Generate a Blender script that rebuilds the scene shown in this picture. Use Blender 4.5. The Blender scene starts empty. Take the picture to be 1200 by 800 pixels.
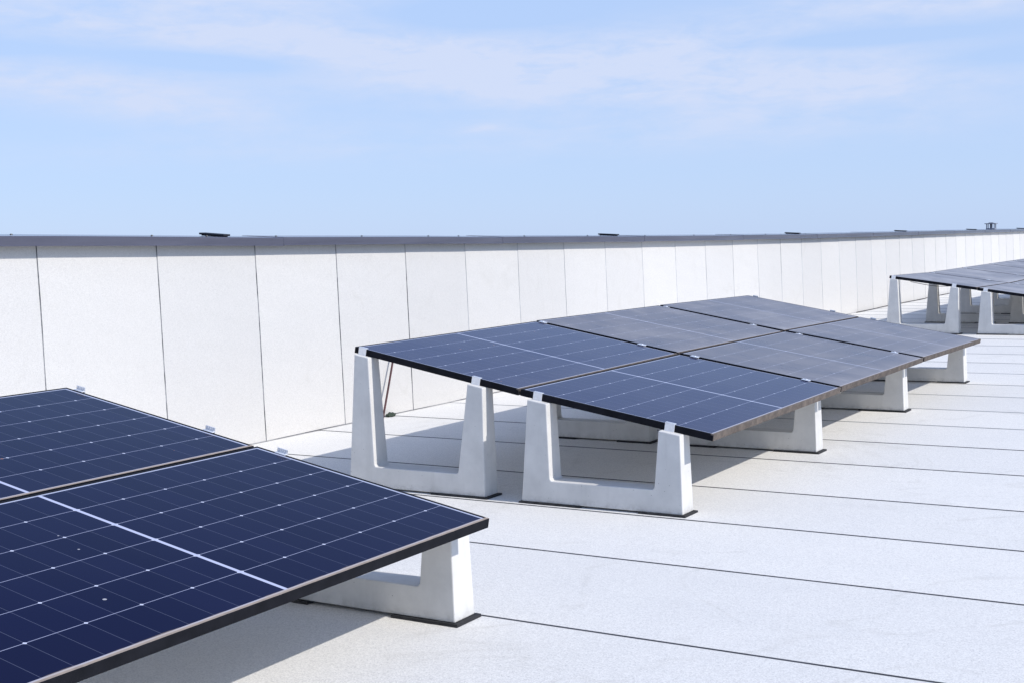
import bpy, bmesh, math, random
from mathutils import Vector, Matrix, noise

random.seed(7)
scene = bpy.context.scene
C = scene.collection
R = math.radians

# ------------------------------------------------------------------ helpers
def nt_new(name):
    m = bpy.data.materials.new(name); m.use_nodes = True
    t = m.node_tree; t.nodes.clear()
    out = t.nodes.new('ShaderNodeOutputMaterial'); b = t.nodes.new('ShaderNodeBsdfPrincipled')
    t.links.new(b.outputs[0], out.inputs[0])
    return m, t, b

class N:
    """small node-building helper"""
    def __init__(s, t): s.t = t
    def new(s, typ, **kw):
        n = s.t.nodes.new(typ)
        for k, v in kw.items(): setattr(n, k, v)
        return n
    def put(s, sock, v):
        if isinstance(v, bpy.types.NodeSocket): s.t.links.new(v, sock)
        else: sock.default_value = v
    def math(s, op, a, b=None, c=None, clamp=False):
        n = s.new('ShaderNodeMath', operation=op, use_clamp=clamp)
        s.put(n.inputs[0], a)
        if b is not None: s.put(n.inputs[1], b)
        if c is not None: s.put(n.inputs[2], c)
        return n.outputs[0]
    def noise(s, vec, scale, detail=3, rough=.55, dist=0.):
        n = s.new('ShaderNodeTexNoise'); s.put(n.inputs['Vector'], vec)
        n.inputs['Scale'].default_value = scale; n.inputs['Detail'].default_value = detail
        n.inputs['Roughness'].default_value = rough; n.inputs['Distortion'].default_value = dist
        return n.outputs['Fac']
    def voro(s, vec, scale, feature='F1', out='Distance'):
        n = s.new('ShaderNodeTexVoronoi', feature=feature); s.put(n.inputs['Vector'], vec)
        n.inputs['Scale'].default_value = scale
        return n.outputs[out]
    def ramp(s, v, lo, hi, a=0., b=1.):
        n = s.new('ShaderNodeMapRange', clamp=True); s.put(n.inputs[0], v)
        for i, x in enumerate((lo, hi, a, b)): n.inputs[i + 1].default_value = x
        return n.outputs[0]
    def mix(s, fac, a, b, blend='MIX'):
        n = s.new('ShaderNodeMix', data_type='RGBA', blend_type=blend)
        s.put(n.inputs[0], fac); s.put(n.inputs[6], a); s.put(n.inputs[7], b)
        return n.outputs[2]
    def scale(s, vec, sx, sy, sz):
        n = s.new('ShaderNodeMapping'); s.put(n.inputs[0], vec); n.inputs['Scale'].default_value = (sx, sy, sz)
        return n.outputs[0]
    def bump(s, h, strength, dist):
        n = s.new('ShaderNodeBump'); s.put(n.inputs['Height'], h)
        n.inputs['Strength'].default_value = strength; n.inputs['Distance'].default_value = dist
        return n.outputs[0]

def rgb(r, g, b): return (r, g, b, 1.)

# ------------------------------------------------------------------ materials
def mat_membrane(name, base, tint, blotch, gr, streak):
    """mineral-surfaced roofing felt: pale granules, faint blotches, dirt"""
    m, t, b = nt_new(name); n = N(t)
    pos = n.new('ShaderNodeNewGeometry').outputs['Position']
    g1 = n.voro(pos, 240., out='Color')
    sep = n.new('ShaderNodeSeparateColor'); n.put(sep.inputs[0], g1)
    g2 = n.noise(pos, 60., 4, .75)
    gran = n.math('ADD', n.math('MULTIPLY', sep.outputs[0], .5), n.math('MULTIPLY', g2, .5))
    c = n.mix(n.ramp(gran, .22, .72), rgb(*[x * (1 - gr) for x in base]), rgb(*[min(x * (1 + gr * .75), .95) for x in base]))
    dark = n.ramp(sep.outputs[1], .955, .985)
    c = n.mix(n.math('MULTIPLY', dark, gr * 1.5), c, rgb(.16, .17, .20))
    bl = n.noise(pos, .55, 5, .6, .4)
    c = n.mix(n.ramp(bl, .35, .75, 0., blotch), c, rgb(*tint))
    bl2 = n.noise(n.scale(pos, .5, 3.2, 1.), 1.3, 4, .6)
    c = n.mix(n.ramp(bl2, .5, .8, 0., streak), c, rgb(.40, .41, .42))
    at = n.new('ShaderNodeAttribute'); at.attribute_name = 'sheet'
    c = n.mix(1., c, n.mix(at.outputs['Fac'], rgb(.95, .95, .955), rgb(1.02, 1.015, 1.01)), 'MULTIPLY')
    # faint dried puddle rims and rolled-in scuffs
    pn = n.noise(pos, .8, 3, .5, .8)
    rim = n.math('MULTIPLY', n.ramp(n.math('ABSOLUTE', n.math('SUBTRACT', pn, .56)), .0, .018, 1., 0.), n.ramp(n.noise(pos, 5., 4, .7), .4, .65))
    c = n.mix(n.math('MULTIPLY', rim, streak * 3.), c, rgb(.42, .40, .35))
    sc = n.voro(n.scale(pos, 1., .35, 1.), 3.1); sk = n.math('MULTIPLY', n.ramp(sc, .02, .045, 1., 0.), n.ramp(n.noise(pos, 1.3, 2), .52, .6))
    c = n.mix(n.math('MULTIPLY', sk, streak * 5.), c, rgb(.33, .33, .34))
    n.put(b.inputs['Base Color'], c)
    b.inputs['Roughness'].default_value = .82
    b.inputs['Specular IOR Level'].default_value = .25
    hh = n.math('ADD', n.math('MULTIPLY', sep.outputs[2], .6), n.math('MULTIPLY', n.noise(pos, 2.2, 3), 6.))
    n.put(b.inputs['Normal'], n.bump(hh, .35, .004))
    return m

M = {}
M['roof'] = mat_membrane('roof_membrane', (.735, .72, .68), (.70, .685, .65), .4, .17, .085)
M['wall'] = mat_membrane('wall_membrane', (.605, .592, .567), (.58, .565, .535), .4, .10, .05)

def mat_plain(name, col, rough=.6, metal=0., var=.25, sc=8., spec=.5, bump=0.):
    m, t, b = nt_new(name); n = N(t)
    pos = n.new('ShaderNodeTexCoord').outputs['Object']
    f = n.noise(pos, sc, 5, .65)
    n.put(b.inputs['Base Color'], n.mix(n.ramp(f, .3, .7), rgb(*[x * (1 - var) for x in col]), rgb(*[min(1, x * (1 + var)) for x in col])))
    n.put(b.inputs['Roughness'], n.ramp(n.noise(pos, sc * 3, 3), .3, .7, max(rough - .08, 0.02), min(rough + .08, 1)))
    b.inputs['Metallic'].default_value = metal
    b.inputs['Specular IOR Level'].default_value = spec
    if bump: n.put(b.inputs['Normal'], n.bump(n.noise(pos, sc * 6, 4), .4, bump))
    return m

M['bitumen'] = mat_plain('bitumen_seam', (.05, .052, .06), .7, var=.5, sc=3.)
def mat_joint():
    m, t, b = nt_new('wall_joint'); n = N(t)
    pos = n.new('ShaderNodeNewGeometry').outputs['Position']
    f = n.noise(n.scale(pos, 1., 1., 2.5), 1.6, 5, .7)
    n.put(b.inputs['Base Color'], n.mix(n.ramp(f, .42, .62), rgb(.075, .08, .09), rgb(.36, .36, .365)))
    b.inputs['Roughness'].default_value = .85
    return m
M['seam_wall'] = mat_joint()
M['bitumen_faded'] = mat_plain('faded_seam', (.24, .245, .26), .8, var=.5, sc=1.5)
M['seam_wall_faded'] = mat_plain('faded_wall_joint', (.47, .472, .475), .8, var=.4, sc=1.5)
M['rubber'] = mat_plain('black_rubber', (.018, .018, .02), .8, var=.4, sc=20., bump=.002)
M['frame'] = mat_plain('black_anodised_frame', (.010, .0105, .013), .42, metal=0., var=.35, sc=14., spec=.4)
M['alu'] = mat_plain('mill_aluminium_clamp', (.82, .83, .85), .42, metal=.6, var=.12, sc=30.)
M['back'] = mat_plain('white_backsheet', (.55, .55, .56), .6, var=.06, sc=5.)
M['cable'] = mat_plain('black_cable', (.03, .025, .022), .6, var=.4, sc=30.)
M['red'] = mat_plain('dark_red_rod', (.055, .011, .013), .5, var=.5, sc=18.)
M['strip'] = mat_plain('black_strip', (.014, .015, .02), .6, var=.4, sc=30.)
M['grey'] = mat_plain('weathered_grey_metal', (.24, .25, .29), .55, metal=.2, var=.3, sc=6.)
M['moss'] = mat_plain('moss', (.035, .05, .035), .9, var=.5, sc=60.)
M['earth'] = mat_plain('earth', (.09, .10, .05), .95, var=.4, sc=.02)

def mat_coping():
    m, t, b = nt_new('grey_coping_sheet'); n = N(t)
    pos = n.new('ShaderNodeTexCoord').outputs['Object']
    f = n.noise(n.scale(pos, 1., .35, 6.), 3., 5, .6)
    c = n.mix(n.ramp(f, .3, .7), rgb(.085, .085, .115), rgb(.115, .115, .15))
    st = n.noise(n.scale(pos, 1., 14., 1.), 2., 3, .6)
    c = n.mix(n.ramp(st, .62, .72, 0., .4), c, rgb(.09, .09, .11))
    n.put(b.inputs['Base Color'], c)
    b.inputs['Metallic'].default_value = .25
    n.put(b.inputs['Roughness'], n.ramp(f, .3, .7, .13, .20))
    return m
M['coping'] = mat_coping()

def mat_concrete():
    m, t, b = nt_new('pale_cast_concrete'); n = N(t)
    oc = n.new('ShaderNodeTexCoord').outputs['Object']
    oi = n.new('ShaderNodeObjectInfo').outputs['Random']
    off = n.new('ShaderNodeVectorMath', operation='ADD'); n.put(off.inputs[0], oc)
    cx = n.new('ShaderNodeCombineXYZ'); n.put(cx.inputs[0], n.math('MULTIPLY', oi, 37.)); n.put(cx.inputs[1], n.math('MULTIPLY', oi, 11.))
    n.put(off.inputs[1], cx.outputs[0]); p = off.outputs[0]
    f = n.noise(p, 5., 6, .65)
    c = n.mix(n.ramp(f, .3, .72), rgb(.565, .555, .53), rgb(.70, .685, .65))
    # pour stains running down the casting
    st = n.noise(n.scale(p, 14., 14., 1.3), 1., 4, .6)
    c = n.mix(n.ramp(st, .55, .8, 0., .35), c, rgb(.42, .41, .385))
    # splash dirt at the foot of the casting
    sx = n.new('ShaderNodeSeparateXYZ'); n.put(sx.inputs[0], oc)
    dirt = n.math('MULTIPLY', n.ramp(sx.outputs[2], .0, .05, 1., 0.), n.ramp(n.noise(p, 22., 4, .7), .42, .62))
    c = n.mix(n.math('MULTIPLY', dirt, .55), c, rgb(.30, .285, .25))
    # air-bubble pits
    v = n.voro(p, 34.)
    keep = n.ramp(n.noise(p, 17., 2), .47, .54)
    pit = n.math('MULTIPLY', n.ramp(v, .05, .09, 1., 0.), keep)
    c = n.mix(n.math('MULTIPLY', pit, .8), c, rgb(.20, .195, .18))
    n.put(b.inputs['Base Color'], c)
    b.inputs['Roughness'].default_value = .78
    b.inputs['Specular IOR Level'].default_value = .3
    h = n.math('SUBTRACT', n.math('MULTIPLY', n.noise(p, 40., 4, .6), .5), pit)
    n.put(b.inputs['Normal'], n.bump(h, .3, .004))
    return m
M['concrete'] = mat_concrete()

PW, PL, PT = 1.122, 2.088, .036       # panel short side, long side, frame height
LIP = .012
def mat_cells():
    """glass front: navy half-cut cells 6 x 22, silver lines, diamonds, white mid gap, dust"""
    m, t, b = nt_new('solar_glass'); n = N(t)
    uv = n.new('ShaderNodeUVMap'); uv.uv_map = 'UVMap'
    s = n.new('ShaderNodeSeparateXYZ'); n.put(s.inputs[0], uv.outputs[0])
    u, v = s.outputs[0], s.outputs[1]
    oi = n.new('ShaderNodeObjectInfo')
    sc = n.new('ShaderNodeSeparateColor'); n.put(sc.inputs[0], oi.outputs['Color'])
    dust, dirtline = sc.outputs[0], sc.outputs[1]
    cxy = n.new('ShaderNodeCombineXYZ'); n.put(cxy.inputs[0], u); n.put(cxy.inputs[1], v); n.put(cxy.inputs[2], n.math('MULTIPLY', oi.outputs['Random'], 50.))
    p = cxy.outputs[0]
    mx = LIP + .009; px = (PW - 2 * mx) / 6
    midg = .0135; my = LIP + .011; py = (PL / 2 - midg / 2 - my) / 11
    cx = n.math('DIVIDE', n.math('SUBTRACT', u, mx), px)
    tri = lambda q: n.math('ABSOLUTE', n.math('SUBTRACT', n.math('FRACT', n.math('ADD', q, .5)), .5))
    dx = n.math('MULTIPLY', tri(cx), px)
    vv = n.math('SUBTRACT', n.math('ABSOLUTE', n.math('SUBTRACT', v, PL / 2)), midg / 2)
    cy = n.math('DIVIDE', vv, py)
    dy = n.math('MULTIPLY', tri(cy), py)
    d2 = n.math('MULTIPLY', tri(n.math('MULTIPLY', cy, .5)), 2 * py)
    inner = n.math('LESS_THAN', n.math('ABSOLUTE', n.math('SUBTRACT', cx, 3.)), 2.6)
    line = n.math('MULTIPLY', n.math('LESS_THAN', dx, .0011), inner)
    dia = n.math('MULTIPLY', n.math('LESS_THAN', n.math('ADD', dx, d2), .0068), inner)
    thin = n.math('LESS_THAN', dy, .0009)
    mid = n.math('LESS_THAN', vv, 0.)
    bx = n.math('GREATER_THAN', n.math('ABSOLUTE', n.math('SUBTRACT', u, PW / 2)), PW / 2 - mx)
    by = n.math('GREATER_THAN', vv, 11 * py)
    # cells
    wn = n.new('ShaderNodeTexWhiteNoise', noise_dimensions='3D')
    fl = n.new('ShaderNodeCombineXYZ'); n.put(fl.inputs[0], n.math('FLOOR', cx)); n.put(fl.inputs[1], n.math('FLOOR', n.math('DIVIDE', n.math('SUBTRACT', v, PL / 2), py)))
    n.put(fl.inputs[2], oi.outputs['Random']); n.put(wn.inputs['Vector'], fl.outputs[0])
    cell = n.mix(wn.outputs['Value'], rgb(.0046, .0058, .029), rgb(.0060, .0074, .035))
    cell = n.mix(oi.outputs['Alpha'], cell, rgb(.018, .022, .095))
    c = n.mix(n.math('MULTIPLY', thin, .22), cell, rgb(.30, .33, .45))
    c = n.mix(n.math('MULTIPLY', line, .8), c, rgb(.42, .45, .60))
    c = n.mix(dia, c, rgb(.52, .55, .66))
    c = n.mix(n.math('MAXIMUM', bx, by), c, rgb(.40, .43, .54))
    c = n.mix(mid, c, rgb(.46, .49, .63))
    # dust film: patchy, plus tide marks; thickest along the low edge where water stands
    big = n.noise(p, 2.1, 5, .62, .5)
    film = n.math('MULTIPLY', n.ramp(big, .30, .70, .5, 1.25), dust)
    streak = n.ramp(n.noise(n.scale(p, 1.2, 14., 1.), 1.6, 4, .6), .52, .74, 0., .35)
    film = n.math('MULTIPLY', film, n.math('ADD', 1., streak))
    wob = n.math('MULTIPLY', n.noise(p, 9., 4, .6), .016)
    low = n.ramp(n.math('ADD', u, wob), PW - LIP - .004, PW - LIP + .004)
    low2 = n.ramp(n.math('ADD', u, wob), PW - LIP - .16, PW - LIP, 0., .5)
    low = n.math('MULTIPLY', low, dirtline)
    film = n.math('ADD', film, n.math('MULTIPLY', low2, n.math('MULTIPLY', dust, .8)), clamp=True)
    c = n.mix(film, c, rgb(.40, .38, .375))
    c = n.mix(n.math('MULTIPLY', low, .85), c, rgb(.42, .34, .26))
    # bird lime, grit and leaf crumbs
    vd = n.voro(p, 8.); vc = n.new('ShaderNodeSeparateColor'); n.put(vc.inputs[0], n.voro(p, 8., out='Color'))
    sz = n.ramp(vc.outputs[1], 0., 1., .016, .055)
    spot = n.math('MULTIPLY', n.math('LESS_THAN', vd, sz), n.math('GREATER_THAN', vc.outputs[0], .58))
    c = n.mix(n.math('MULTIPLY', spot, .6), c, n.mix(n.math('GREATER_THAN', vc.outputs[2], .72), rgb(.60, .60, .62), rgb(.45, .20, .10)))
    n.put(b.inputs['Base Color'], c)
    n.put(b.inputs['Roughness'], n.math('ADD', .07, n.math('MULTIPLY', n.math('ADD', film, n.math('MULTIPLY', low, .5)), .9), clamp=True))
    b.inputs['IOR'].default_value = 1.14
    b.inputs['Specular Tint'].default_value = rgb(.66, .72, 1.)
    n.put(b.inputs['Normal'], n.bump(n.noise(p, 1.6, 2), .12, .004))
    n.put(b.inputs['Sheen Weight'], n.math('MULTIPLY', film, .6))
    b.inputs['Sheen Roughness'].default_value = .5
    return m
M['glass'] = mat_cells()

def mat_rim():
    m, t, b = nt_new('dusty_frame_rim'); n = N(t)
    oc = n.new('ShaderNodeTexCoord').outputs['Object']
    sx = n.new('ShaderNodeSeparateXYZ'); n.put(sx.inputs[0], oc)
    oi = n.new('ShaderNodeObjectInfo'); sc = n.new('ShaderNodeSeparateColor'); n.put(sc.inputs[0], oi.outputs['Color'])
    w = n.math('MULTIPLY', n.noise(oc, 11., 5, .7), .012)
    top = n.ramp(n.math('ADD', sx.outputs[2], w), -.005, .006)
    low = n.math('MULTIPLY', n.math('GREATER_THAN', sx.outputs[0], PW / 2 - LIP - .004), n.math('LESS_THAN', n.math('ADD', sx.outputs[0], n.math('MULTIPLY', n.noise(oc, 9., 4, .7), .004)), PW / 2 + .0005))
    d = n.math('MULTIPLY', n.math('MULTIPLY', top, low), sc.outputs[1])
    # wiped-off and dusty patches on the outer face of the low rail
    face = n.math('MULTIPLY', n.math('GREATER_THAN', sx.outputs[0], PW / 2 - .001), n.math('MULTIPLY', n.ramp(n.noise(oc, 16., 5, .7), .40, .62, .55, 1.), sc.outputs[2]))
    d = n.math('MAXIMUM', n.math('MULTIPLY', d, .9), face)
    c = n.mix(n.ramp(n.noise(oc, 14., 4), .3, .7), rgb(.008, .0085, .011), rgb(.014, .0145, .019))
    c = n.mix(n.math('MULTIPLY', d, .85), c, n.mix(n.noise(oc, 30., 3), rgb(.58, .46, .36), rgb(.34, .30, .27)))
    n.put(b.inputs['Base Color'], c)
    n.put(b.inputs['Roughness'], n.math('ADD', .5, n.math('MULTIPLY', d, .4)))
    b.inputs['Specular IOR Level'].default_value = .05
    return m
M['rim'] = mat_rim()

# ------------------------------------------------------------------ mesh helpers
def box(bm, x0, x1, y0, y1, z0, z1, bev=0., mi=0):
    vs = [bm.verts.new(v) for v in ((x0, y0, z0), (x1, y0, z0), (x1, y1, z0), (x0, y1, z0), (x0, y0, z1), (x1, y0, z1), (x1, y1, z1), (x0, y1, z1))]
    fs = [bm.faces.new([vs[i] for i in f]) for f in ((3, 2, 1, 0), (4, 5, 6, 7), (0, 1, 5, 4), (1, 2, 6, 5), (2, 3, 7, 6), (3, 0, 4, 7))]
    for f in fs: f.material_index = mi
    if bev:
        es = list({e for f in fs for e in f.edges})
        bmesh.ops.bevel(bm, geom=es, offset=bev, segments=1, affect='EDGES', profile=.5)

def tube(bm, pts, r, seg=8):
    rings = []
    pts = [Vector(p) for p in pts]
    for i, p in enumerate(pts):
        d = (pts[min(i + 1, len(pts) - 1)] - pts[max(i - 1, 0)]).normalized()
        a = d.orthogonal().normalized() if i == 0 else (rings_a - d * rings_a.dot(d)).normalized()
        rings_a = a; bb = d.cross(a)
        rings.append([bm.verts.new(p + (a * math.cos(2 * math.pi * k / seg) + bb * math.sin(2 * math.pi * k / seg)) * r) for k in range(seg)])
    for i in range(len(rings) - 1):
        for k in range(seg):
            f = bm.faces.new((rings[i][k], rings[i][(k + 1) % seg], rings[i + 1][(k + 1) % seg], rings[i + 1][k])); f.smooth = True
    bm.faces.new(rings[0][::-1]); bm.faces.new(rings[-1])

def mesh(name, bm, *mats):
    bmesh.ops.recalc_face_normals(bm, faces=bm.faces)
    me = bpy.data.meshes.new(name); bm.to_mesh(me); bm.free()
    for m in mats: me.materials.append(m)
    return me

def link(name, me, parent=None, loc=None):
    o = bpy.data.objects.new(name, me); C.objects.link(o)
    if parent: o.parent = parent
    if loc: o.location = loc
    return o

def empty(name, loc=(0, 0, 0)):
    o = bpy.data.objects.new(name, None); C.objects.link(o); o.location = loc; o.empty_display_size = .2
    return o

def tag(o, label, cat, group=None):
    o['label'] = label; o['category'] = cat
    if group: o['group'] = group

# ------------------------------------------------------------------ roof, ground
WX = -6.4625                                   # foot of the parapet
def roof_z(y):
    k = min(max((y - 12) / 5., 0), 1)
    return .049 * k * k * (3 - 2 * k)

seams = [4.049, 5.043, 5.899, 6.739, 7.726, 8.62]
ys = [seams[0] - .42 - .93 * k for k in range(16, 0, -1)] + seams[:]
while ys[-1] < 75: ys.append(ys[-1] + random.uniform(.86, .97))
bm = bmesh.new()
xs = [WX - .05 + i * .6 for i in range(75)]
def wob(x, j): return .006 * noise.noise(Vector((x * .35, j * 7.3, 1.))) + .0016 * noise.noise(Vector((x * 6., j * 3.1, 4.)))
prev_top = None
lay = bm.faces.layers.float.new('sheet')
for j in range(len(ys) - 1):
    a_lo, a_hi, b_ = [], [], []; tone = (.2, .75, .45, .9, .3, .6, 1., .1)[j % 8]
    for x in xs:
        ya, yb = ys[j] + wob(x, j), ys[j + 1] + wob(x, j + 1)
        sw = .0030 + .001 * noise.noise(Vector((x * 5., j * 9., 2.)))
        a_lo.append(bm.verts.new((x, ya - sw * 1.6, roof_z(ya) + .0004)))
        a_hi.append(bm.verts.new((x, ya + .001, roof_z(ya) + .0036)))
        b_.append(bm.verts.new((x, yb + .012, roof_z(yb))))
    for i in range(len(xs) - 1):
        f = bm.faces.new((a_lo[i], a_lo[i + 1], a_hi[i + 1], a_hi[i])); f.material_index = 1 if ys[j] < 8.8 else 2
        f = bm.faces.new((a_hi[i], a_hi[i + 1], b_[i + 1], b_[i])); f[lay] = tone
roof = link('roof', mesh('roof', bm, M['roof'], M['bitumen'], M['bitumen_faded'])); roof['kind'] = 'structure'

bm = bmesh.new()
bmesh.ops.create_grid(bm, x_segments=8, y_segments=8, size=3000)
g = link('ground', mesh('ground', bm, M['earth']), loc=(0, 0, -9)); g['kind'] = 'structure'

# ------------------------------------------------------------------ parapet wall
ztop = [(-15, 1.49), (2, 1.475), (4.9, 1.458), (5.86, 1.442), (6.98, 1.425), (8.92, 1.406), (10.57, 1.388), (12.3, 1.374), (14.5, 1.354), (19.7, 1.327), (25.3, 1.320), (36.7, 1.297), (75, 1.29)]
def wall_top(y):
    for (a, za), (b, zb) in zip(ztop, ztop[1:]):
        if a <= y <= b: return za + (zb - za) * (y - a) / (b - a)
    return ztop[-1][1]
parapet = empty('parapet_wall', (WX, 0, 0))
tag(parapet, 'long white felt-clad parapet wall with a grey metal coping behind the solar arrays', 'wall')
joints = []
y = 5.279 - .9193 * 21
while y < 74: joints.append(y - (.063 if abs(y - 5.279) < .1 else .026 if abs(y - 6.198) < .1 else .05 if y < 5 else 0)); y += .9193
bm = bmesh.new()
LEAN = .035
lay = bm.faces.layers.float.new('sheet')
for k in range(len(joints) - 1):
    ya, yb = joints[k], joints[k + 1]
    rows = []
    nz = 9
    for i in range(nz):
        t = i / (nz - 1)
        row = []
        for yy in (ya, ya + .0035, ya + .006, ya + .3, ya + .62, yb):
            edge = yy - ya
            w = (.004 * noise.noise(Vector((t * 2.5, k * 5.7, 0))) * (1 - min(edge / .3, 1)) + .004 * noise.noise(Vector((t * 2.5, (k + 1) * 5.7, 0))) * max(0, (edge - .62) / (yb - ya - .62)))
            z = roof_z(yy) - .01 + t * (wall_top(yy) + .05 - roof_z(yy))
            lap = {0: 0., 1: .0, 2: .004, 3: .003, 4: .0015, 5: 0.}[(ya, ya + .0035, ya + .006, ya + .3, ya + .62, yb).index(yy)]
            bulge = .003 * noise.noise(Vector((yy * 1.3, z * 1.7, 3.)))
            row.append(bm.verts.new((-LEAN * t + lap + bulge * (0 < edge < yb - ya), yy + w, z)))
        rows.append(row)
    for i in range(nz - 1):
        for q in range(5):
            f = bm.faces.new((rows[i][q], rows[i][q + 1], rows[i + 1][q + 1], rows[i + 1][q]))
            f[lay] = (.7, .3, .9, .5, .15, .8, .4)[k % 7]
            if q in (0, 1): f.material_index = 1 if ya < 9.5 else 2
# back face of the wall
yb0, yb1 = joints[0], joints[-1]
for a, b in zip(joints, joints[1:]):
    vs = [bm.verts.new(v) for v in ((-.30, a, -9), (-.30, b, -9), (-.30, b, wall_top(b) + .05), (-.30, a, wall_top(a) + .05))]
    bm.faces.new(vs)
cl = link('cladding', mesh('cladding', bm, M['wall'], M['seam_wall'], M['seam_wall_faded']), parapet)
# foot joint: thin broken bead of bitumen along the upstand
bm = bmesh.new()
pts = []
yy = -12.
while yy < 74:
    r = .004 + .004 * max(0, noise.noise(Vector((yy * 1.7, 0, 9))))
    pts.append((yy, r)); yy += .12
for (a, ra), (b, rb) in zip(pts, pts[1:]):
    za, zb = roof_z(a) + .006, roof_z(b) + .006
    va = [bm.verts.new(v) for v in ((.001, a, za + ra), (.002 + ra * 1.5, a, za), (.002 + rb * 1.5, b, zb), (.001, b, zb + rb))]
    bm.faces.new(va)
link('foot_joint', mesh('foot_joint', bm, M['seam_wall']), parapet)
# coping: folded sheet, drip face towards the roof, top sloping towards it
FX, FH = .05, .057
bm = bmesh.new()
prof = lambda z: [(FX - .022, z + .004), (FX + .004, z - .002), (FX + .0, z + .004), (FX, z + FH - .004), (FX - .004, z + FH), (-.30, z + FH + .020), (-.36, z + FH + .021), (-.36, z + .03)]
cy = joints[0]
stops = []
while cy < 74: stops.append(cy); cy += 1.02
sect = []
for k, a in enumerate(stops[:-1]):
    b = stops[k + 1]
    joint = (k % 3 == 0)
    for yv in ((a, a + .004, b - .004) if joint else (a,)):
        inset = .004 if (joint and yv == a) else 0.
        sect.append((yv, [bm.verts.new((x - inset * (x > 0), yv, z - inset)) for x, z in prof(wall_top(yv))]))
for (ya, A_), (yb, B_) in zip(sect, sect[1:]):
    for q in range(len(A_) - 1):
        bm.faces.new((A_[q], B_[q], B_[q + 1], A_[q + 1]))
link('coping', mesh('coping', bm, M['coping']), parapet)
# screw heads of the coping
hd = bmesh.new(); bmesh.ops.create_cone(hd, cap_ends=True, segments=8, radius1=.009, radius2=.006, depth=.008); hm = mesh('rivet', hd, M['frame'])
for a in [5.03, 6.12, 6.62, 7.33, 8.35, 9.28, 9.75, 10.9, 12.2, 13.6, 15.0, 16.2, 17.5, 19.2]:
    link('rivet', hm, parapet, (FX - .06, a, wall_top(a) + FH + .009))

# black strips lying across the coping
strip_bm = bmesh.new(); box(strip_bm, -.115, .115, -.035, .035, 0, .013, .003)
strip_me = mesh('rubber_strip', strip_bm, M['strip'])
sb = bmesh.new(); box(sb, -.105, .105, -.02, .02, 0, .007, .002); strip_seat = mesh('strip_seat', sb, M['rubber'])
where = ['black strip across the wall coping, nearest one, above the white wall at left',
         'black strip across the wall coping, second nearest, above the back of the middle array',
         'black strip across the wall coping, third nearest, left of the far array',
         'black strip across the wall coping, directly above the tip of the far array',
         'black strip across the wall coping, next to the left of the little vent cowl',
         'black strip across the wall coping, farthest one, to the right of the little vent cowl']
for k, (yy, lab) in enumerate(zip((6.82, 12.92, 18.97, 25.07, 31.2, 37.3), where)):
    o = empty('coping_strip', (WX - .13, yy, wall_top(yy) + FH + .010))
    o.rotation_euler = (R(random.uniform(-.5, .5)), R(3.6 + (1.2 if k == 0 else 0)), R(random.uniform(-4, 4)))
    link('rubber_strip', strip_me, o, (0, 0, .0072)); link('strip_seat', strip_seat, o, (0, 0, 0))
    tag(o, lab, 'strip', 'black strips lying across the coping')

# small vent cowl beyond
vz = wall_top(33.5) + FH
vent = empty('vent_cowl', (WX - .16, 33.55, vz + .01)); vent.scale = (.85, .85, .85)
tag(vent, 'small grey vent cowl with a flat cap on the far end of the wall', 'vent')
bm = bmesh.new(); box(bm, -.12, .12, -.12, .12, 0, .035, .004); link('cowl_base', mesh('cowl_base', bm, M['grey']), vent)
for sx in (-1, 1):
    for sy in (-1, 1):
        bm = bmesh.new(); box(bm, sx * .105 - .011, sx * .105 + .011, sy * .105 - .011, sy * .105 + .011, .035, .155); link('cowl_post', mesh('cowl_post', bm, M['grey']), vent)
bm = bmesh.new(); box(bm, -.032, .032, -.032, .032, .035, .155, .004); link('flue', mesh('flue', bm, M['grey']), vent)
bm = bmesh.new(); box(bm, -.155, .155, -.155, .155, .155, .178, .004); box(bm, -.06, .06, -.06, .06, .178, .198, .004); link('cowl_cap', mesh('cowl_cap', bm, M['grey']), vent)

# ------------------------------------------------------------------ solar panels
def panel_meshes():
    bm = bmesh.new(); w, l = PW / 2, PL / 2
    # frame: four L-shaped rails, mitred as two long + two short
    for (x0, x1, y0, y1) in ((-w, -w + LIP, -l, l), (w - LIP, w, -l, l), (-w + LIP, w - LIP, -l, -l + LIP), (-w + LIP, w - LIP, l - LIP, l)):
        box(bm, x0, x1, y0, y1, -PT, 0, .0012)
    for (x0, x1, y0, y1) in ((-w + LIP, -w + .028, -l + LIP, l - LIP), (w - .028, w - LIP, -l + LIP, l - LIP)):
        box(bm, x0, x1, y0, y1, -PT, -PT + .002)
    frame = mesh('frame', bm, M['rim'])
    bm = bmesh.new(); uvl = bm.loops.layers.uv.new('UVMap')
    gw, gl = w - LIP + .001, l - LIP + .001
    nx, ny = 1, 1
    box(bm, -gw, gw, -gl, gl, -.006, -.0018)
    for f in bm.faces:
        for lp in f.loops: lp[uvl].uv = (lp.vert.co.x + w, lp.vert.co.y + l)
    glass = mesh('glass', bm, M['glass'])
    bm = bmesh.new(); box(bm, -gw, gw, -gl, gl, -.0085, -.0065); back = mesh('backsheet', bm, M['back'])
    bm = bmesh.new()
    box(bm, -.05, .05, -.03, .03, -.026, -.0088, .003)
    jb = mesh('junction_box', bm, M['rubber'])
    return frame, glass, back, jb
FRAME, GLASS, BACK, JBOX = panel_meshes()

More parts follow.
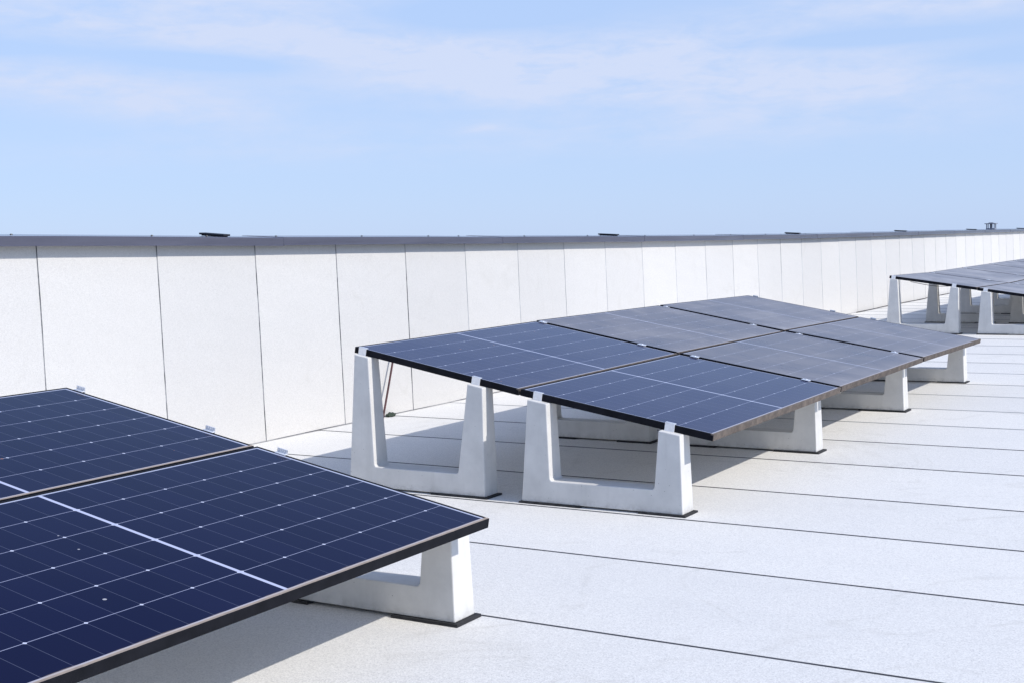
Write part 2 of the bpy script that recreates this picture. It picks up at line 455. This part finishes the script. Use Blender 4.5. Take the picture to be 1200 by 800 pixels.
def place_panel(c00, c10, c01, c11, label, group, dust, dirtline, face, lift=0., stretch=1., tint=0.):
    c00, c10, c01, c11 = [Vector(c) + Vector((0, 0, lift)) for c in (c00, c10, c01, c11)]
    o = empty('solar_panel')
    ex = ((c10 - c00) + (c11 - c01)).normalized()
    ey = ((c01 - c00) + (c11 - c10)); ez = ex.cross(ey).normalized(); ey = ez.cross(ex).normalized()
    cen = (c00 + c10 + c01 + c11) / 4
    o.matrix_world = Matrix((ex, ey, ez)).transposed().to_4x4(); o.location = cen - ey * (PL / 2) * (stretch - 1); o.scale = (1, stretch, 1)
    tag(o, label, 'solar panel', group)
    for nm, me in (('frame', FRAME), ('glass', GLASS), ('backsheet', BACK)):
        p = link(nm, me, o); p.color = (dust, dirtline, face, tint)
    for yy in (-.3, 0, .3): link('junction_box', JBOX, o, (0, yy, 0))
    return o

# nodes: [column edge i from the wall side][row edge j from the camera]
EB = .018
NB = [[(-4.7236, 5.9642 + EB, .819), (-4.729, 8.0782, .8283), (-4.7344, 10.1922, .8162), (-4.7398, 12.3062, .792)],
      [(-3.6082, 5.967 + EB, .6084), (-3.6135, 8.081, .6167), (-3.6189, 10.195, .6081), (-3.6243, 12.309, .5871)],
      [(-2.4927, 5.9699 + EB, .4231), (-2.4981, 8.0838, .423), (-2.5035, 10.1978, .418), (-2.5089, 12.3118, .3858)]]
NA = [[(-4.753, 1.8125, .8076), (-4.7586, 3.9265, .8076)],
      [(-3.6382, 1.8154, .605), (-3.6438, 3.9294, .605)],
      [(-2.5234, 1.8183, .4024), (-2.529, 3.9323, .4024)]]
dzC = [.024, -.006, -.004, -.002, .0, .0]
NC = [[(-4.721 - 1.133 * -1 * i * math.cos(.145), 17.356 + 2.114 * j, .79 - 1.133 * i * math.sin(.145) + dzC[j] * (1 if i < 2 else .6)) for j in range(6)] for i in range(3)]

def shift(dx, dy, *cs): return [(c[0] + dx, c[1] + dy, c[2]) for c in cs]
gB, gA, gC = 'solar panels of the middle array', 'solar panels of the front array', 'solar panels of the far array'
rowB = ['front', 'second', 'back']
looks = {(0, 0): 'blue dusty solar panel on the high wall side of the middle array, nearest the camera',
         (1, 0): 'blue solar panel at the low front corner of the middle array',
         (0, 1): 'greyish solar panel on the high wall side of the middle array, between two others',
         (1, 1): 'greyish solar panel on the low side of the middle array, between two others',
         (0, 2): 'grey dusty solar panel at the far high corner of the middle array',
         (1, 2): 'grey dusty solar panel at the far low corner of the middle array'}
dustB = {(0, 0): (.05, .45, .3), (1, 0): (.03, .5, .42), (0, 1): (.36, .45, .3), (1, 1): (.34, .5, .36), (0, 2): (.40, .4, .3), (1, 2): (.39, .45, .36)}
for i in range(2):
    for j in range(3):
        place_panel(NB[i][j], NB[i + 1][j], NB[i][j + 1], NB[i + 1][j + 1], looks[i, j], gB, *dustB[i, j], lift=.005 * j, tint=(.45, .1, .1)[j])
place_panel(*shift(.014, .016, NA[0][0], NA[1][0], NA[0][1], NA[1][1]), 'deep navy solar panel at the left edge of the photo, upper of two', gA, .004, .9, .0, stretch=1.04)
place_panel(*shift(.016, .020, NA[1][0], NA[2][0], NA[1][1], NA[2][1]), 'deep navy solar panel in the foreground, lower of two, white line across it', gA, .003, .9, .0, stretch=1.04)
ordC = ['first', 'second', 'third', 'fourth', 'fifth']
for i in range(2):
    for j in range(5):
        place_panel(NC[i][j], NC[i + 1][j], NC[i][j + 1], NC[i + 1][j + 1],
                    'dusty grey solar panel, %s from the front, on the %s side of the far array' % (ordC[j], ('wall', 'low')[i]), gC, .56 + .03 * ((i + j) % 2), .4, .3)

# ------------------------------------------------------------------ concrete supports
DEPTH, DRAFT = .136, .022
def support_mesh(bx0, bx1, tl, tr, zl, zr, slope):
    """U-shaped casting: base from bx0 to bx1, leg tops (x0,x1) tl / tr at heights zl / zr"""
    bar = .128
    il = tl[1] + (.03 if zl > .6 else .016); ir = tr[0] - (.07 if zl > .6 else .025)
    prof = [(bx0, .010), (bx1, .010), (tr[1], zr - slope * (tr[1] - tr[0]) / 2), (tr[0], zr + slope * (tr[1] - tr[0]) / 2),
            (ir, bar + .012), (ir - .010, bar), (il + .010, bar), (il, bar + .012), (tl[1], zl - slope * (tl[1] - tl[0]) / 2), (tl[0], zl + slope * (tl[1] - tl[0]) / 2)]
    bm = bmesh.new()
    F = [bm.verts.new((x, DRAFT * z, z)) for x, z in prof]
    Bk = [bm.verts.new((x, DEPTH - DRAFT * z, z)) for x, z in prof]
    bm.faces.new(F); bm.faces.new(Bk[::-1])
    n = len(prof)
    for i in range(n): bm.faces.new((F[i], Bk[i], Bk[(i + 1) % n], F[(i + 1) % n]))
    bmesh.ops.recalc_face_normals(bm, faces=bm.faces)
    es = [e for e in bm.edges if e.calc_face_angle(0) > .6]
    bmesh.ops.bevel(bm, geom=es, offset=.0045, segments=2, affect='EDGES', profile=.5)
    for f in bm.faces: f.smooth = False
    return mesh('concrete_body', bm, M['concrete'])

def pad_mesh(w):
    bm = bmesh.new()
    n = 14
    for s in (1,):
        top, bot = [], []
        for k in range(n + 1):
            x = w * k / n; wv = .004 * noise.noise(Vector((x * 20, w * 50, 0)))
            top.append((bm.verts.new((x, -.012 + wv, .0115)), bm.verts.new((x, DEPTH + .014 + wv, .0115))))
            bot.append((bm.verts.new((x, -.013 + wv, .0)), bm.verts.new((x, DEPTH + .015 + wv, .0))))
        for k in range(n):
            bm.faces.new((top[k][0], top[k + 1][0], top[k + 1][1], top[k][1]))
            bm.faces.new((bot[k][0], bot[k + 1][0], top[k + 1][0], top[k][0]))
            bm.faces.new((bot[k][1], bot[k + 1][1], top[k + 1][1], top[k][1]))
        bm.faces.new((bot[0][0], top[0][0], top[0][1], bot[0][1])); bm.faces.new((bot[n][0], top[n][0], top[n][1], bot[n][1]))
    return mesh('rubber_pad', bm, M['rubber'])
PADS = [pad_mesh(.30), pad_mesh(.37), pad_mesh(.26)]

def clamp_mesh(kind):
    bm = bmesh.new(); hw = .027
    if kind == 'front':          # panel edge lies at y=0, panel towards +y; local z=0 is the panel top
        box(bm, -hw, hw, -.0045, -.0005, -PT - .002, .007, .0008)
        box(bm, -hw, hw, -.0005, .016, .0025, .007, .0008)
    elif kind == 'back':
        box(bm, -hw, hw, .0005, .0045, -PT - .002, .022, .0008)
        box(bm, -hw, hw, -.016, .0005, .0025, .006, .0008)
        for k in range(5): box(bm, -hw + .004 + k * .0105, -hw + .008 + k * .0105, -.002, .0005, .006, .021)
    else:
        box(bm, -hw, hw, -.024, .024, .0025, .0065, .0008)
        box(bm, -hw, hw, -.008, .008, -PT, .0025)
        bmesh.ops.create_cone(bm, cap_ends=True, segments=10, radius1=.008, radius2=.008, depth=.004, matrix=Matrix.Translation((0, 0, .0085)))
    return mesh('clamp', bm, M['alu'])
CL = {k: clamp_mesh(k) for k in ('front', 'mid', 'back')}

def lerp_edge(nodes, x, j):
    """height of the panel plane at x on row edge j"""
    for i in range(2):
        a, b = nodes[i][j], nodes[i + 1][j]
        if x <= b[0] or i == 1: return a[2] + (b[2] - a[2]) * (x - a[0]) / (b[0] - a[0]), math.atan2(a[2] - b[2], b[0] - a[0]), a[1]
TYPES = [dict(base=(-.031, .904), tl=(.024, .122), tr=(.801, .898)), dict(base=(1.138, 2.076), tl=(1.181, 1.297), tr=(1.946, 2.064))]
cache = {}
def place_support(nodes, j, col, last, key, labels, group):
    T = TYPES[col]; x0 = nodes[0][j][0] if key == 'C' else -4.7236
    ye = (nodes[0][j][1] + nodes[2][j][1]) / 2
    yf = ye - (.05 if j == 0 and not last else ((.045 if key == 'A' else .085) if last else .055))
    zg = roof_z(yf) + .003
    tops = []
    for leg in ('tl', 'tr'):
        xc = x0 + (T[leg][0] + T[leg][1]) / 2
        z, an, _ = lerp_edge(nodes, xc, j); tops.append((xc, z, an))
    slope = math.tan(tops[0][2])
    k = (key, j, col)
    me = support_mesh(T['base'][0], T['base'][1], T['tl'], T['tr'], tops[0][1] - PT / math.cos(tops[0][2]) - zg - .001, tops[1][1] - PT / math.cos(tops[1][2]) - zg - .001, slope)
    o = empty('concrete_support', (x0, yf, zg))
    link('concrete_body', me, o)
    link('rubber_pad', PADS[(j + col) % 3], o, (T['base'][0] - .012, 0, -.0025))
    pr = PADS[(j + col + 1) % 3]
    link('rubber_pad', pr, o, (T['base'][1] + .018 - max(v.co.x for v in pr.vertices), 0, -.0022))
    for xc, z, an in tops:
        kind = 'front' if (j == 0 and not last) else ('back' if last else 'mid')
        if last and col == 1 and xc > x0 + 1.6: continue
        dy = {'front': .003 if key == 'B' else PLG, 'back': .012 if key == 'A' else -PLG, 'mid': 0.}[kind]
        c = link('clamp', CL[kind], o, (xc - x0 - .012, ye + dy - yf, z - zg + .002))
        c.rotation_euler = (0, an, 0)
    tag(o, labels, 'support', group)
PLG = (2.114 - PL) / 2
gs = 'concrete supports of the solar arrays'
sB = {(0, 0): 'tall concrete U-shaped support at the high front corner of the middle array',
      (0, 1): 'shorter concrete U-shaped support at the low front corner of the middle array, fully visible',
      (1, 0): 'tall concrete support in the shade under the first seam of the middle array, wall side',
      (1, 1): 'low concrete support under the first seam of the middle array, right foot sunlit',
      (2, 0): 'tall concrete support in shade under the second seam of the middle array, wall side',
      (2, 1): 'low concrete support under the second seam of the middle array, right foot sunlit',
      (3, 0): 'tall concrete support under the far high edge of the middle array',
      (3, 1): 'low concrete support under the far low corner of the middle array, right foot sunlit'}
for j in range(4):
    for col in range(2): place_support(NB, j, col, j == 3, 'B', sB[j, col], gs)
sA = ['tall concrete support under the far high corner of the foreground array',
      'low concrete support with one sunlit foot under the near corner of the foreground panel']
for col in range(2): place_support(NA, 1, col, True, 'A', sA[col], gs)
for j in range(5):
    for col in range(2):
        place_support(NC, j, col, False, 'C', '%s concrete support, %s from the front, on the %s side of the far array' % (('tall', 'low')[col], ordC[j], ('wall', 'low')[col]), gs)

# ------------------------------------------------------------------ rods and cables
def cable(name, pts, r, mat, label, cat, sub=10, group=None):
    P = [Vector(p) for p in pts]; out = []
    for i in range(len(P) - 1):
        p0, p1, p2, p3 = P[max(i - 1, 0)], P[i], P[i + 1], P[min(i + 2, len(P) - 1)]
        for k in range(sub):
            t = k / sub
            out.append(.5 * ((2 * p1) + (p2 - p0) * t + (2 * p0 - 5 * p1 + 4 * p2 - p3) * t * t + (3 * p1 - p0 - 3 * p2 + p3) * t ** 3))
    out.append(P[-1])
    bm = bmesh.new(); tube(bm, out, r, 8)
    o = link(name, mesh(name, bm, mat)); tag(o, label, cat, group); return o
cable('red_rod', [(-6.385, 8.43, .01), (-6.405, 8.545, .25), (-6.425, 8.66, .50)], .0085, M['red'], 'thin dark red rod leaning on the white wall behind the middle array', 'rod')
cable('cable', [(-3.30, 6.1, .545), (-3.15, 6.9, .42), (-3.0, 7.5, .36), (-2.95, 7.95, .40), (-2.9, 8.05, .46)], .004, M['cable'], 'thin dark cable drooping below the low front panel of the middle array', 'cable')
cable('cable', [(-4.5, 17.6, .72), (-4.35, 18.5, .62), (-4.2, 19.6, .60), (-4.1, 20.4, .68)], .004, M['cable'], 'thin cable sagging under the high side of the far array, left of its tall legs', 'cable')
cable('cable', [(-2.98, 17.6, .50), (-2.9, 17.9, .36), (-2.75, 18.3, .30), (-2.6, 18.5, .42)], .009, M['cable'], 'thick black cable loop hanging under the low side of the far array', 'cable')
cable('cable', [(-4.45, 6.2, .70), (-4.40, 6.9, .60), (-4.3, 7.5, .585), (-4.15, 8.0, .64)], .0035, M['cable'], 'thin dark cable sagging under the high front panel of the middle array', 'cable')
cable('cable', [(-3.5, 8.2, .545), (-3.35, 8.9, .44), (-3.2, 9.6, .42), (-3.1, 10.1, .47)], .0035, M['cable'], 'thin dark cable under the second row of the middle array', 'cable')
pts = []
yy = 21.6
while yy < 40:
    pts.append((WX + .05 + .03 * noise.noise(Vector((yy * .8, 0, 5))), yy, roof_z(yy) + .012 + .02 * max(0, noise.noise(Vector((yy * 1.1, 3, 5)))))); yy += .8
cable('ground_cable', pts, .007, M['cable'], 'dark cable lying along the foot of the wall behind the far array', 'cable', 3)
bm = bmesh.new(); bmesh.ops.create_icosphere(bm, subdivisions=3, radius=1.)
for v in bm.verts:
    d = 1 + .45 * noise.noise(v.co * 2.3) + .2 * noise.noise(v.co * 6)
    v.co = Vector((v.co.x * .03, v.co.y * .05, max(v.co.z, -.2) * .028)) * d
o = link('moss_clump', mesh('moss_clump', bm, M['moss']), loc=(WX + .05, 8.57, .008)); tag(o, 'small dark green moss clump at the wall foot below the middle array', 'moss')

# ------------------------------------------------------------------ sky, sun
SUN = Vector((1.18, .05, 1.)).normalized()
el = math.asin(SUN.z); az = math.atan2(SUN.x, SUN.y)         # azimuth from +Y towards +X
world = bpy.data.worlds.new('World'); scene.world = world; world.use_nodes = True
t = world.node_tree; t.nodes.clear(); n = N(t)
out = n.new('ShaderNodeOutputWorld'); bg = n.new('ShaderNodeBackground'); t.links.new(bg.outputs[0], out.inputs[0])
sky = n.new('ShaderNodeTexSky', sky_type='NISHITA'); sky.sun_disc = False
sky.sun_elevation = el; sky.sun_rotation = az
sky.altitude = 0; sky.air_density = 1.; sky.dust_density = .3; sky.ozone_density = 3.
bg.inputs[1].default_value = .15
tc = n.new('ShaderNodeTexCoord').outputs['Generated']
sp = n.new('ShaderNodeSeparateXYZ'); n.put(sp.inputs[0], tc)
X, Y, Z = sp.outputs
A_ = n.math('MULTIPLY', n.math('ARCTAN2', X, Y), 180 / math.pi)
E_ = n.math('MULTIPLY', n.math('ARCSINE', Z), 180 / math.pi)
cv = n.new('ShaderNodeCombineXYZ'); n.put(cv.inputs[0], n.math('MULTIPLY', A_, .075)); n.put(cv.inputs[1], n.math('MULTIPLY', E_, .26)); cv.inputs[2].default_value = 3.7
warp = n.noise(cv.outputs[0], 1.4, 6, .58, .6)
fine = n.noise(cv.outputs[0], 5., 7, .62, .3)
def blob(a, e, sa, se, k, tilt=0.):
    da = n.math('SUBTRACT', A_, a)
    ee = n.math('SUBTRACT', n.math('SUBTRACT', E_, e), n.math('MULTIPLY', da, tilt))
    q = n.math('ADD', n.math('POWER', n.math('DIVIDE', da, sa), 2.), n.math('POWER', n.math('DIVIDE', ee, se), 2.))
    return n.math('MULTIPLY', n.math('EXPONENT', n.math('MULTIPLY', q, -1.)), k)
field = None
for args in ((-41, 8.9, 10, 1.2, .85, -.06), (-31.5, 7.2, 8, 1.35, 1.0, -.06), (-51, 7.1, 7, .9, .8, -.05), (-45, 5.9, 5, .8, .6, -.08), (-32.4, 4.95, .9, .18, .7, 0.),
             (-18, 6.4, 8, 1.3, 1.0, 0.), (-24, 8.1, 6, 1.0, .8, .04), (-13, 9.4, 7, .8, .9, .0), (-52, 9.5, 6, .5, .6, -.05), (-22, 4.5, 12, .9, .4, 0.), (-42, 4.2, 12, .8, .3, 0.), (-44, 10.4, 10, .7, .5, 0.),
             (-43.8, 7.9, 4.5, .42, -.75, -.06), (-32.5, 9.7, 3.5, .6, -.9, 0.), (-17., 8.0, 4.5, .32, -.8, 0.), (-53, 8.3, 3., .3, -.5, 0.), (-11, 6.9, 3., .4, -.5, .0)):
    bq = blob(*args); field = bq if field is None else n.math('ADD', field, bq)
# the rest of the sky dome, out of the frame, carries looser cirrus
far = n.math('MULTIPLY', n.ramp(E_, 40., 60.), .35)
field = n.math('ADD', field, far)
field = n.math('MAXIMUM', field, 0.)
dens = n.math('MULTIPLY', field, n.ramp(n.math('ADD', n.math('MULTIPLY', warp, .42), n.math('MULTIPLY', fine, .58)), .36, .60, .2, 1.25))
dens = n.math('MULTIPLY', n.ramp(dens, -.08, .9), .9)
SKYTINT = n.mix(n.ramp(E_, 9., 30., .85, .0), n.mix(1., sky.outputs[0], rgb(.86, .92, 1.06), 'MULTIPLY'), rgb(2.34, 3.14, 4.72))
cloud = rgb(3.36, 3.78, 4.85)
n.put(bg.inputs[0], n.mix(dens, SKYTINT, cloud))

sd = bpy.data.lights.new('sun', 'SUN'); sd.energy = 2.95; sd.angle = R(.53); sd.color = (1., .955, .89)
so = bpy.data.objects.new('sun', sd); C.objects.link(so)
so.rotation_euler = (-SUN).to_track_quat('-Z', 'Y').to_euler(); so.location = SUN * 40

# ------------------------------------------------------------------ camera
cam = bpy.data.cameras.new('camera'); co = bpy.data.objects.new('camera', cam); C.objects.link(co)
Fv, Rv, Uv = Vector((-.5190978, .8513512, -.0757530)), Vector((.8545758, .5185693, -.0280362)), Vector((-.0154145, .0792902, .9967324))
co.matrix_world = Matrix((Rv, Uv, -Fv)).transposed().to_4x4(); co.location = (0, 0, 1.39686)
cam.sensor_width = 36; cam.lens = 1530.775 / 1200 * 36; cam.clip_end = 6000; cam.clip_start = .05
scene.camera = co
scene.render.resolution_x, scene.render.resolution_y = 1024, 682
vs = scene.view_settings
vs.view_transform = 'Standard'; vs.look = 'None'; vs.exposure = .39; vs.gamma = 1.; vs.use_curve_mapping = False
